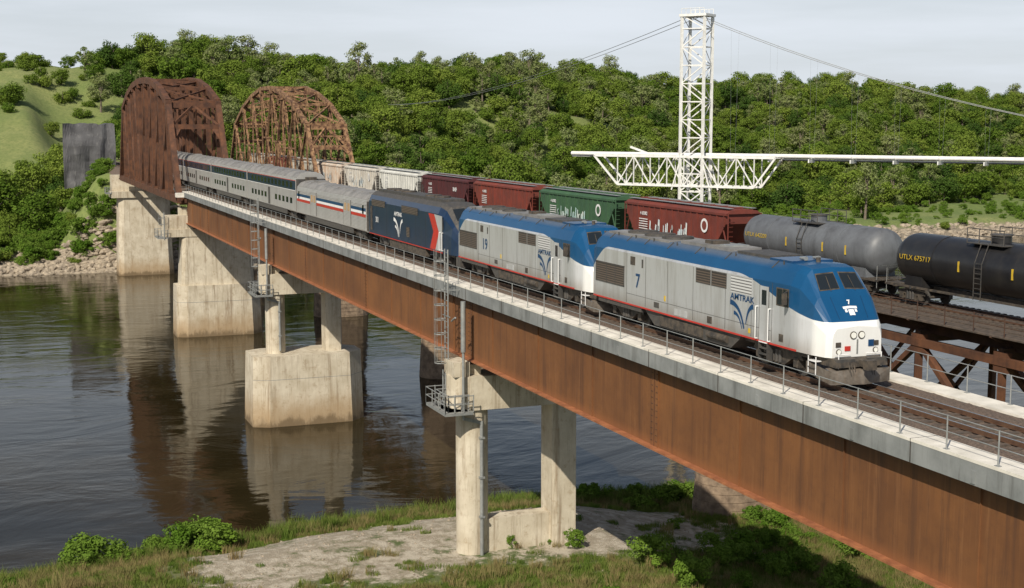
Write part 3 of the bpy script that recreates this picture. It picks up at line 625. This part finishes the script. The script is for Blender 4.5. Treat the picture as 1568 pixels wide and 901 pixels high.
mb.obj("deck_truss_bridge")
def stonepier(s,z0,z1,y0=49.8,y1=57.2,hx=1.7):
    mb=MB(); x=-s; z=z0
    def rg(z,o):
        p=[]
        for t in np.linspace(0,math.pi,8): p.append((x+(hx+o)*math.cos(t),y1-hx+(hx+o)*math.sin(t),z))
        for t in np.linspace(math.pi,2*math.pi,8): p.append((x+(hx+o)*math.cos(t),y0+hx+(hx+o)*math.sin(t),z))
        return p
    while z<z1:
        o=.9*(z1-z)/(z1-z0); mb.loft([rg(z,o),rg(z+.55,o-.02)],stone); mb.loft([rg(z+.55,o-.09),rg(z+.6,o-.09)],stone); z+=.6
    mb.loft([rg(z1,.3),rg(z1+.6,.3)],stone)
    return mb.obj("stone_pier")
for s,zg,zt in((24,-18,-9.6),(88,-20.5,-9.6),(157,-25,-9.6),(213,-25,-4),(297,-22,-4)): stonepier(s,zg,zt)
# ------------------------------------------------------------ pipeline suspension bridge
mb=MB(); A=Vector((*W(22.6,170),0)); d=Vector((.81,.587,0)).normalized(); q=Vector((-d.y,d.x,0))
def PT(t,n,z): return A+d*t+q*n+Vector((0,0,z))
hw=1.5; hn=1.15; ztop=22.6
for t in(-hw,hw):
    for nn in(-hn,hn): mb.beam(PT(t,nn,-1),PT(t,nn,ztop),.30,.30,wsteel); mb.beam(PT(t,nn,-1),PT(t*1.3,nn*1.2,-6),.32,.32,wsteel)
for nn in(-hn,hn):
    z=-1;k=0
    while z<ztop-.5:
        mb.beam(PT(-hw,nn,z),PT(hw,nn,z),.12,.12,wsteel)
        z2=min(z+2.2,ztop)
        if z<2 : mb.beam(PT(-hw,nn,z),PT(hw,nn,z2),.13,.13,wsteel); mb.beam(PT(hw,nn,z),PT(-hw,nn,z2),.13,.13,wsteel)
        elif k%2: mb.beam(PT(-hw,nn,z),PT(hw,nn,z2),.12,.12,wsteel)
        else: mb.beam(PT(hw,nn,z),PT(-hw,nn,z2),.12,.12,wsteel)
        z+=2.2;k+=1
    mb.beam(PT(-hw-.6,nn,-.9),PT(hw+.6,nn,-.9),.3,.5,wsteel)
    for t,b in((-2.6,-hw),(2.6,hw)): mb.beam(PT(t,nn,1.4),PT(b,nn,5),.15,.15,wsteel)
for t in(-hw,hw):
    z=-1;k=0
    while z<ztop-.5:
        mb.beam(PT(t,-hn,z),PT(t,hn,z),.1,.1,wsteel); z2=min(z+2.2,ztop)
        mb.beam(PT(t,-hn if k%2 else hn,z),PT(t,hn if k%2 else -hn,z2),.07,.07,wsteel); z+=2.2;k+=1
mb.beam(PT(-hw-.3,0,ztop),PT(hw+.3,0,ztop),2.8,.3,wsteel)
for t in np.linspace(-hw,hw,6):
    for nn in(-hn-.2,hn+.2): mb.cyl(PT(t,nn,ztop),PT(t,nn,ztop+.8),.035,wsteel,n=5)
for nn in(-hn-.2,hn+.2): mb.cyl(PT(-hw,nn,ztop+.8),PT(hw,nn,ztop+.8),.035,wsteel,n=5)
for t in(-hw,hw):
    for nn in(-hn,hn): mb.cyl(PT(t*1.4,nn*1.2,-25),PT(t*1.3,nn*1.2,-5.5),.5,concrete,n=10)
mb.obj("suspension_bridge_tower")
mb=MB(); zp=5.5
for nn in(-1.2,1.2):
    mb.beam(PT(-13.6,nn,zp),PT(11,nn,zp),.2,.28,wsteel)
    mb.beam(PT(-10.2,nn,zp-3.6),PT(8.3,nn,zp-3.6),.18,.24,wsteel)
    mb.beam(PT(-13.6,nn,zp),PT(-10.2,nn,zp-3.6),.2,.22,wsteel); mb.beam(PT(11,nn,zp),PT(8.3,nn,zp-3.6),.2,.22,wsteel)
    ts=np.linspace(-10.2,8.3,9)
    for i,t in enumerate(ts):
        mb.beam(PT(t,nn,zp),PT(t,nn,zp-3.6),.11,.11,wsteel)
        if i<8: mb.beam(PT(t,nn,zp if i%2 else zp-3.6),PT(ts[i+1],nn,zp-3.6 if i%2 else zp),.13,.13,wsteel)
for t in np.linspace(-13,10.8,12): mb.beam(PT(t,-1.2,zp),PT(t,1.2,zp),.12,.12,wsteel)
mb.cyl(PT(-17.6,0,zp+.2),PT(150,0,zp+.2),.26,wsteel,n=12)
mb.cyl(PT(11,.9,zp-.25),PT(150,.9,zp-.25),.12,galv,n=8)
mb.beam(PT(-17.6,.4,zp+.1),PT(-15.0,.4,zp+.1),.7,.6,wsteel)
mb.beam(PT(-6.2,0,zp+.2),PT(-9.,0,zp+1.1),.2,.25,wsteel)
def cable(zf,nn,t0,t1,r=.05,n=40):
    ts=np.linspace(t0,t1,n)
    for a,b in zip(ts,ts[1:]): mb.cyl(PT(a,nn,zf(a)),PT(b,nn,zf(b)),r,galv,n=5,caps=False)
zc_=lambda t: zp+.5+(ztop-zp-.5)*(1-t/80)**2
for nn in(-hn,hn): cable(zc_,nn,0,150,.035)
for t in np.arange(5,150,5.):
    for nn in(-hn,hn): mb.cyl(PT(t,nn,zc_(t)),PT(t,nn*.6,zp),.008,galv,n=4,caps=False)
    mb.beam(PT(t,-1,zp-.3),PT(t,1,zp-.3),.12,.4,wsteel)
E=Vector((-386,112.6,14.5))
for nn in(-hn,hn):
    S0=PT(0,nn,ztop); prev=S0
    for i in range(1,31):
        t=i/30; p=S0.lerp(E+q*nn,t); p.z-=11*t*(1-t); mb.cyl(prev,p,.04,galv,n=5,caps=False); prev=p
mb.obj("pipeline_bridge")
# ------------------------------------------------------------ terrain
def ss(x,a,b):
    t=min(1,max(0,(x-a)/(b-a))); return t*t*(3-2*t)
def fr(x,y,s,o=4): return noise.fractal(Vector((x/s,y/s,3.1)),.9,2.0,o)
def top(Y):
    return float(np.interp(Y,[-200,-20,45,126,200,267,380,464,700],[30,30,27,24,24,21,17,13,11]))
def shore(y): return float(np.interp(y,[-30,0,12,25,40,52,70],[-93,-94.5,-97,-99.5,-100,-99,-100]))+fr(0,y,12)*1.3
def hz(x,y):
    sh=shore(y); b=-292+fr(5,y,20)*2
    if x>sh:
        d=x-sh; lo=1-.5*ss(y,36,48)
        return -21.1+(3.2*ss(d,0,16)+.9*ss(d,0,3))*lo+.9*ss(d,15,40)+fr(x,y,6)*.15
    if x>b:
        return -21.1-3*ss(min(sh-x,x-b),0,6)
    d=b-x
    far=ss(y,90,260)
    st=18+ far*35; wd=230
    z=-21.1+ 1.2*ss(d,0,2.5)+3.2*ss(d,1,13)
    z+=(top(y)+17)*ss(d,st,st+wd)*(1)+ fr(x,y,70)*7*ss(d,25,90)+fr(x,y,20)*1.2*ss(d,8,40)
    z-=.02*max(0,d-330)
    for yc,zz in((30.6,-1.4),(53.5,-2.5)):
        dy=abs(y-yc); w=ss(d,2,14)*(1-ss(dy,5.,17))*(1-ss(d,120,200)); z=z*(1-w)+zz*w
    return z
def axis(segs):
    out=[]
    for a,b,st in segs: out+=list(np.arange(a,b,st))
    out.append(segs[-1][1]); return out
xs=axis([(-4000,-1000,300),(-1000,-560,40),(-560,-330,8),(-330,-284,2.5),(-284,-112,28),(-112,-50,1.2),(-50,0,10),(0,300,50)])
ys=axis([(-3000,-500,250),(-500,-120,40),(-120,-20,10),(-20,80,2),(80,560,9),(560,1000,60),(1000,4000,300)])
vs=[(x,y,hz(x,y)) for x in xs for y in ys]; ny=len(ys)
fsx=[(i*ny+j,(i+1)*ny+j,(i+1)*ny+j+1,i*ny+j+1) for i in range(len(xs)-1) for j in range(ny-1)]
gm,n,b=nt("ground_soil_grass"); b.inputs['Roughness'].default_value=.95
tc=n.nodes.new('ShaderNodeTexCoord'); s=n.nodes.new('ShaderNodeSeparateXYZ'); n.links.new(tc.outputs['Object'],s.inputs[0]); X,Y,Z=s.outputs
nA=noise_n(n,tc.outputs['Object'],.12,8,.65); nB=noise_n(n,tc.outputs['Object'],1.1,8,.7); nC=noise_n(n,tc.outputs['Object'],6,4,.7); nD=noise_n(n,tc.outputs['Object'],.018,5)
grassc=mixc(n,nB,(.05,.09,.018),(.13,.16,.045)); grassc=mixc(n,maprange(n,nA,.4,.62,0,.7),grassc,(.19,.18,.08))
hillc=mixc(n,maprange(n,nD,.4,.6,0,1),(.15,.20,.05),(.24,.26,.09)); hillc=mixc(n,maprange(n,nB,.42,.65,0,.6),hillc,(.08,.12,.03)); hillc=mixc(n,maprange(n,nA,.45,.6,0,.4),hillc,(.12,.17,.045))
dirt=mixc(n,nC,(.42,.36,.275),(.26,.215,.155)); dirt=mixc(n,maprange(n,nB,.45,.62,0,.7),dirt,(.58,.52,.42))
path=math_n(n,'MULTIPLY',maprange(n,X,-94,-90,0,1),maprange(n,X,-70,-77,0,1))
path=math_n(n,'MULTIPLY',path,maprange(n,Y,7,15,0,1)); path=math_n(n,'MULTIPLY',path,maprange(n,Y,56,44,0,1))
pm=math_n(n,'ADD',math_n(n,'MULTIPLY',path,.55),math_n(n,'SUBTRACT',math_n(n,'MULTIPLY',nA,1.0),.35)); pm=math_n(n,'ADD',pm,math_n(n,'MULTIPLY',math_n(n,'SUBTRACT',nB,.5),.9))
pm=maprange(n,pm,.48,.68,0,1)
near=mixc(n,pm,grassc,dirt)
mud=maprange(n,Z,-20.2,-20.8,0,1); near=mixc(n,mud,near,(.09,.07,.045))
farm=math_n(n,'LESS_THAN',X,-200)
rock=mixc(n,nC,(.32,.27,.20),(.12,.10,.08)); fz=maprange(n,math_n(n,'ADD',Z,math_n(n,'MULTIPLY',nB,3)),-17.6,-15.6,1,0)
farc=mixc(n,fz,hillc,rock)
n.links.new(mixc(n,farm,near,farc),b.inputs['Base Color']); bumpn(n,b,nC,.8,.2)
mb=MB(); mb.add(vs,fsx,gm,True); mb.obj("ground")
wm,n,b=nt("river_water"); b.inputs['Roughness'].default_value=.04; b.inputs['IOR'].default_value=1.33; b.inputs['Specular IOR Level'].default_value=.34
b.inputs['Specular Tint'].default_value=(1,.90,.76,1)
v1=mapped(n,(1,.45,1)); a=noise_n(n,v1,.5,5,.6); v2=mapped(n,(1,.6,1)); c=noise_n(n,v2,.06,4,.6)
sw=n.nodes.new('ShaderNodeTexNoise'); sw.inputs['Scale'].default_value=.09; sw.inputs['Detail'].default_value=6; sw.inputs['Distortion'].default_value=2.5
n.links.new(v2,sw.inputs['Vector'])
amp=maprange(n,c,.42,.62,.08,1.0)
hh=math_n(n,'ADD',math_n(n,'MULTIPLY',a,amp),math_n(n,'MULTIPLY',sw.outputs[0],1.7))
bumpn(n,b,hh,.14,.35)
n.links.new(mixc(n,maprange(n,c,.4,.65,0,1),(.019,.0145,.006),(.036,.027,.012)),b.inputs['Base Color'])
mb=MB(); mb.add([(-310,-3000,WZ),(-85,-3000,WZ),(-85,4000,WZ),(-310,4000,WZ)],[(0,1,2,3)],wm); mb.obj("river_water")
mb=MB(); wallm=M("shotcrete",(.085,.085,.09),(.045,.045,.048),.9,scale=.35,bump=.6,bscale=1.5,streak=(.17,.165,.16),sfac=.45)
rows=[]
for i in range(9):
    f=i/8; row=[]
    for j in range(21):
        u=j/20; y=18.3+u*11.2+f*.3; x=-322-f*4+noise.noise(Vector((u*5,f*2.5,1)))*2.2-(1-u)*3
        z=-3.5+(1-u)*-2.0+f*(12.6+(1-u)*2.2); row.append((x,y,z+noise.noise(Vector((u*6,3,f)))*.6))
    rows.append(row)
for a_,b_r in zip(rows,rows[1:]):
    for j in range(20): mb.poly([a_[j],a_[j+1],b_r[j+1],b_r[j]],wallm)
bk=[(-338,p[1],p[2]) for p in rows[-1]]
for j in range(20): mb.poly([rows[-1][j],rows[-1][j+1],bk[j+1],bk[j]],wallm)
mb.obj("retaining_wall")
# ------------------------------------------------------------ vegetation
def leafmat(name,c1,c2,c3,tl=.3):
    m,n,b=nt(name); n.nodes.remove(b)
    oi=n.nodes.new('ShaderNodeObjectInfo'); ns=noise_n(n,mapped(n,(1,1,1)),.5,2)
    c=mixc(n,oi.outputs['Random'],c1,c2); c=mixc(n,maprange(n,ns,.4,.65,0,.7),c,c3)
    df=n.nodes.new('ShaderNodeBsdfDiffuse'); n.links.new(c,df.inputs[0])
    tr=n.nodes.new('ShaderNodeBsdfTranslucent'); n.links.new(c,tr.inputs[0]); mx=n.nodes.new('ShaderNodeMixShader'); mx.inputs[0].default_value=tl
    out=n.nodes['Material Output']; n.links.new(df.outputs[0],mx.inputs[1]); n.links.new(tr.outputs[0],mx.inputs[2]); n.links.new(mx.outputs[0],out.inputs[0])
    return m
leafA=leafmat("foliage",(.080,.145,.020),(.21,.27,.050),(.15,.22,.035))
leafC=leafmat("foliage_pale",(.22,.25,.09),(.17,.24,.06),(.25,.27,.14))
leafD=leafmat("foliage_dark",(.04,.085,.018),(.085,.145,.025),(.09,.14,.035))
leafB=leafmat("foliage_bush",(.08,.16,.018),(.15,.24,.035),(.17,.25,.05))
bark=M("bark",(.20,.16,.12),(.11,.09,.07),.9)
def tree_mesh(name,seed,h,rad,ncl,nleaf,ls,leaf,trunk=True,base=.25,cr0=.22,cr1=.40,zf=.85):
    rg=np.random.default_rng(seed); mb=MB()
    C=[]; lob=[(rg.uniform(0,6.28),rg.uniform(.15,.4)) for _ in range(3)]
    for i in range(ncl):
        while True:
            u=rg.uniform(-1,1,3); l=np.linalg.norm(u)
            if .45<l<1: break
        a=math.atan2(u[1],u[0]); rl=1+sum(k*math.cos(a-p) for p,k in lob)*.5
        C.append((u[0]*rad*.78*rl,u[1]*rad*.78*rl,h*(base+(1-base)*.48*(1+u[2]*.88)),rad*rg.uniform(cr0,cr1)))
    if trunk:
        mb.cyl((0,0,-1),(0,0,h*.45),.03*h,bark,r2=.018*h,n=7); mb.cyl((0,0,h*.45),(0,0,h*.85),.018*h,bark,r2=.005*h,n=6)
        for c in C[::3]: mb.cyl((0,0,h*.3+c[2]*.2),c[:3],.010*h,bark,r2=.003*h,n=5)
    per=nleaf//ncl; V=[];Fc=[]
    for cx,cy,cz,cr in C:
        D=rg.normal(size=(per,3)); D/=np.linalg.norm(D,axis=1)[:,None]
        rr=cr*(rg.uniform(.55,1.08,size=(per,1))); pos=np.array([cx,cy,cz])+D*rr*np.array([1.05,1.05,zf])
        N=D+rg.normal(size=(per,3))*.45+np.array([0,0,.35]); N/=np.linalg.norm(N,axis=1)[:,None]
        U=np.cross(N,rg.normal(size=(per,3))); U/=np.linalg.norm(U,axis=1)[:,None]; T=np.cross(N,U)
        sz=ls*rg.uniform(.6,1.3,size=(per,1))
        for p,u,t in zip(pos,U*sz,T*sz*.7):
            o=len(V); V+=[p-u,p-t,p+u,p+t]; Fc.append((o,o+1,o+2,o+3))
    mb.add([tuple(v) for v in V],Fc,leaf)
    return mb.obj(name,link=False)
def scatter(name,protos,pts,rots,scls,idx):
    col=bpy.data.collections.new(name+"_protos")
    for p in protos: col.objects.link(p)
    me=bpy.data.meshes.new(name); me.from_pydata([tuple(p) for p in pts],[],[]); me.update()
    for nm,ty,dat in(("rot",'FLOAT_VECTOR',rots),("scl",'FLOAT_VECTOR',scls)):
        at=me.attributes.new(nm,ty,'POINT'); at.data.foreach_set('vector',np.array(dat,dtype=np.float32).ravel())
    at=me.attributes.new("idx",'INT','POINT'); at.data.foreach_set('value',np.array(idx,dtype=np.int32))
    o=bpy.data.objects.new(name,me); scene.collection.objects.link(o)
    g=bpy.data.node_groups.new(name+"_gn",'GeometryNodeTree')
    g.interface.new_socket('Geometry',in_out='INPUT',socket_type='NodeSocketGeometry'); g.interface.new_socket('Geometry',in_out='OUTPUT',socket_type='NodeSocketGeometry')
    gi=g.nodes.new('NodeGroupInput');go=g.nodes.new('NodeGroupOutput'); ip=g.nodes.new('GeometryNodeInstanceOnPoints'); ci=g.nodes.new('GeometryNodeCollectionInfo')
    ci.inputs['Collection'].default_value=col; ci.inputs['Separate Children'].default_value=True; ci.inputs['Reset Children'].default_value=True
    def na(nm,ty):
        a=g.nodes.new('GeometryNodeInputNamedAttribute'); a.data_type=ty; a.inputs['Name'].default_value=nm; return a.outputs[0]
    g.links.new(gi.outputs[0],ip.inputs['Points']); g.links.new(ci.outputs[0],ip.inputs['Instance']); ip.inputs['Pick Instance'].default_value=True
    g.links.new(na("idx",'INT'),ip.inputs['Instance Index']); g.links.new(na("rot",'FLOAT_VECTOR'),ip.inputs['Rotation']); g.links.new(na("scl",'FLOAT_VECTOR'),ip.inputs['Scale'])
    g.links.new(ip.outputs[0],go.inputs[0]); md=o.modifiers.new("inst",'NODES'); md.node_group=g
    return o
protos=[tree_mesh("t0",1,10,4.8,30,3200,.28,leafA,base=.12),tree_mesh("t1",2,12,5.2,36,3600,.28,leafA,base=.15),tree_mesh("t2",3,8,4.4,26,2600,.27,leafA,base=.08),tree_mesh("t3",4,13,4.4,26,1900,.26,leafC,base=.2),tree_mesh("t4",5,5,3.4,20,1900,.22,leafA,base=.0),tree_mesh("t5",6,9.5,4.8,30,3000,.28,leafD,base=.1),tree_mesh("t6",7,11,4.2,24,1500,.26,leafC,base=.2,cr0=.14,cr1=.27)]
pts=[];rots=[];scl=[];idx=[]
def addt(x,y,k,s,dz=-.3):
    pts.append((x,y,hz(x,y)+dz)); rots.append((rng.uniform(-.06,.06),rng.uniform(-.06,.06),rng.uniform(0,6.28))); scl.append((s*rng.uniform(.88,1.2),s*rng.uniform(.88,1.2),s*rng.uniform(.82,1.12))); idx.append(k)
x=-298
while x>-575:
    y=-60+rng.uniform(0,4)
    while y<600:
        px,py=x+rng.uniform(-3,3),y+rng.uniform(-3,3); d=-292-px
        ok=True
        if abs(py-30.6)<6.5 and d<170: ok=False
        if abs(py-53.5)<6.0 and d<170: ok=False
        if 19<py<32 and d<32: ok=False
        if py<62 and d>90 and rng.random()<(.90 if fr(px,py,26)<.12 else .15)*(1-ss(py,30,62)): ok=False
        if py>110 and d<20+ (ss(py,110,220))*40 and rng.random()<.95: ok=False
        if fr(px,py,45,2)>.55 and rng.random()<.7: ok=False
        if ok:
            k=int(rng.choice([0,0,1,1,2,2,3,4,5,5,6])); s=rng.uniform(.62,1.2)
            if d<20: k=int(rng.choice([2,4,4,5])); s*=.8
            if py<36 and d>70: k=int(rng.choice([4,4,2,0])); s*=.85
            if 14<py<26 and d<40: k=4; s*=.7
            addt(px,py,k,s)
        y+=6.9
    x-=7.0
for _ in range(60):
    yy=rng.uniform(60,480); addt(-292-rng.uniform(210,260),yy,int(rng.choice([1,3,6])),rng.uniform(1.0,1.4))
print("TREES",len(pts))
scatter("woodland",protos,pts,rots,scl,idx)
def grass_mesh(name,seed,n,h,spread,mat,w=.02):
    rg=np.random.default_rng(seed); V=[];Fc=[]
    for i in range(n):
        a=rg.uniform(0,6.28); r=spread*math.sqrt(rg.random()); bx_,by_=r*math.cos(a),r*math.sin(a); hh=h*rg.uniform(.5,1.1); l=rg.uniform(.1,.5)*hh; b=rg.uniform(0,6.28); c=rg.uniform(0,6.28); wx,wy=w*math.cos(c),w*math.sin(c)
        o=len(V); V+=[(bx_-wx,by_-wy,-.05),(bx_+wx,by_+wy,-.05),(bx_+l*.35*math.cos(b)+wx*.7,by_+l*.35*math.sin(b)+wy*.7,hh*.6),(bx_+l*.35*math.cos(b)-wx*.7,by_+l*.35*math.sin(b)-wy*.7,hh*.6),(bx_+l*math.cos(b),by_+l*math.sin(b),hh)]
        Fc+=[(o,o+1,o+2,o+3),(o+3,o+2,o+4)]
    mb=MB(); mb.add(V,Fc,mat); return mb.obj(name,link=False)
gA=leafmat("grass_green",(.09,.16,.025),(.17,.21,.05),(.20,.24,.06)); gB=leafmat("grass_dry",(.30,.24,.11),(.22,.21,.08),(.27,.18,.09))
gp=[grass_mesh("g0",1,90,.55,.55,gA,.022),grass_mesh("g1",2,90,.35,.6,gA,.02),grass_mesh("g2",3,60,.9,.5,gB,.018),grass_mesh("g3",4,50,1.2,.45,gA,.022)]
pts=[];rots=[];scl=[];idx=[]
for _ in range(26000):
    px=rng.uniform(-101,-56); py=rng.uniform(-10,72); d=px-shore(py)
    if d<0: continue
    sh_=1-ss(d,4,8)
    inpath=ss(px,-93,-90)*(1-ss(px,-77,-71))*ss(py,7,14)*(1-ss(py,44,52))
    pr=max(sh_, .9-inpath*1.0+fr(px,py,4)*.55)
    if hz(px,py)<-20.85 or rng.random()>pr: continue
    if sh_>.5: k=int(rng.choice([0,2,2,3,3])); s=rng.uniform(.6,1.15)
    else: k=int(rng.choice([0,1,1,1,2])); s=rng.uniform(.4,.95)
    addt(px,py,k,s,0)
print("GRASS",len(pts))
scatter("grass",gp,pts,rots,scl,idx)
bp=[tree_mesh("b0",11,2.4,1.5,26,2600,.09,leafB,False,.0,.16,.34),tree_mesh("b1",12,1.5,1.2,20,1800,.08,leafB,False,.0,.16,.34),tree_mesh("b2",13,1.0,.8,12,900,.07,leafB,False,0,.16,.34)]
pts=[];rots=[];scl=[];idx=[]
for cx,cy,n_b,sp,sc in((-93.5,8.5,10,2.2,1.15),(-92.5,12,8,2,1.2),(-91,2,5,2,.8),(-96,16,4,2,.6),(-97.5,28,6,3,.6),(-98,33,6,3,.6),(-97,42,10,3,1.0),(-95.5,46,8,3,1.1),(-92,60,10,4,1.2),(-84,60,10,5,1.),(-95,50,6,3,1.1),(-82,53,12,4,.9),(-76,49,12,4,.9),(-70,46,10,5,.9),(-79,29.5,3,1.5,.4),(-77.5,34.5,4,1.5,.5),(-66,40,8,5,.8)):
    for _ in range(n_b): addt(cx+rng.normal()*sp*.5,cy+rng.normal()*sp*.8,int(rng.integers(0,3)),sc*rng.uniform(.6,1.15),-.05)
for _ in range(420):
    d=rng.uniform(3,45); py=rng.uniform(-30,27); 
    if 17<py and d>28: continue
    addt(-292-d,py,int(rng.integers(0,2)),rng.uniform(.8,1.8),-.1)
for _ in range(500): addt(-292-rng.uniform(8,60),rng.uniform(90,420),int(rng.integers(0,3)),rng.uniform(.5,1.6),-.1)
scatter("shrubs",bp,pts,rots,scl,idx)
rm=M("rock",(.42,.35,.26),(.17,.14,.11),.95,scale=1)
rp=[]
for k in range(3):
    bm=bmesh.new(); bmesh.ops.create_icosphere(bm,subdivisions=2,radius=.5)
    for v in bm.verts: v.co*= 1+noise.noise(v.co*2.2+Vector((k*7,0,0)))*.6; v.co.z*=.65
    me=bpy.data.meshes.new(f"r{k}"); bm.to_mesh(me); bm.free(); me.materials.append(rm); rp.append(bpy.data.objects.new(f"r{k}",me))
pts=[];rots=[];scl=[];idx=[]
for _ in range(5200):
    py=rng.uniform(-40,330) if rng.random()<.6 else rng.uniform(-15,60); px=-292-rng.uniform(-1,9)
    if hz(px,py)>-17.2 and rng.random()<.6: continue
    addt(px,py,int(rng.integers(0,3)),rng.uniform(.5,1.9),0)
for _ in range(260):
    addt(-287-rng.uniform(1,12),rng.uniform(22,37),int(rng.integers(0,3)),rng.uniform(.6,1.8),0)
for _ in range(400):
    py=rng.uniform(-10,70); addt(shore(py)+rng.uniform(0,2.5),py,int(rng.integers(0,3)),rng.uniform(.15,.5),0)
for _ in range(1400): addt(rng.uniform(-94,-66),rng.uniform(8,60),int(rng.integers(0,3)),rng.uniform(.05,.2),0)
scatter("riprap_rocks",rp,pts,rots,scl,idx)
# ------------------------------------------------------------ light
sd=Vector((.80,-.78,.95)).normalized()
sl=bpy.data.lights.new("sun",'SUN'); sl.energy=5.0; sl.angle=R(.5); sl.color=(1,.925,.79); so=bpy.data.objects.new("sun",sl)
so.rotation_euler=sd.to_track_quat('Z','Y').to_euler(); scene.collection.objects.link(so)
w=bpy.data.worlds.new("World"); scene.world=w; w.use_nodes=True; n=w.node_tree; bg=n.nodes['Background']
sky=n.nodes.new('ShaderNodeTexSky'); sky.sky_type='NISHITA'; sky.sun_disc=False; sky.sun_elevation=math.asin(sd.z); sky.sun_rotation=math.atan2(sd.x,sd.y); sky.dust_density=1.5
tc=n.nodes.new('ShaderNodeTexCoord'); mp=n.nodes.new('ShaderNodeMapping'); mp.inputs['Scale'].default_value=(1,1,9); n.links.new(tc.outputs['Generated'],mp.inputs[0])
sz=n.nodes.new('ShaderNodeSeparateXYZ'); n.links.new(tc.outputs['Generated'],sz.inputs[0])
ns=noise_n(n,mp.outputs[0],2.0,6,.55); f=maprange(n,ns,.35,.68,.72,1.0); f=math_n(n,'MULTIPLY',f,maprange(n,sz.outputs[2],.08,.32,1,.08))
n.links.new(mixc(n,f,sky.outputs[0],(11.2,12.0,13.0)),bg.inputs[0]); bg.inputs[1].default_value=.068
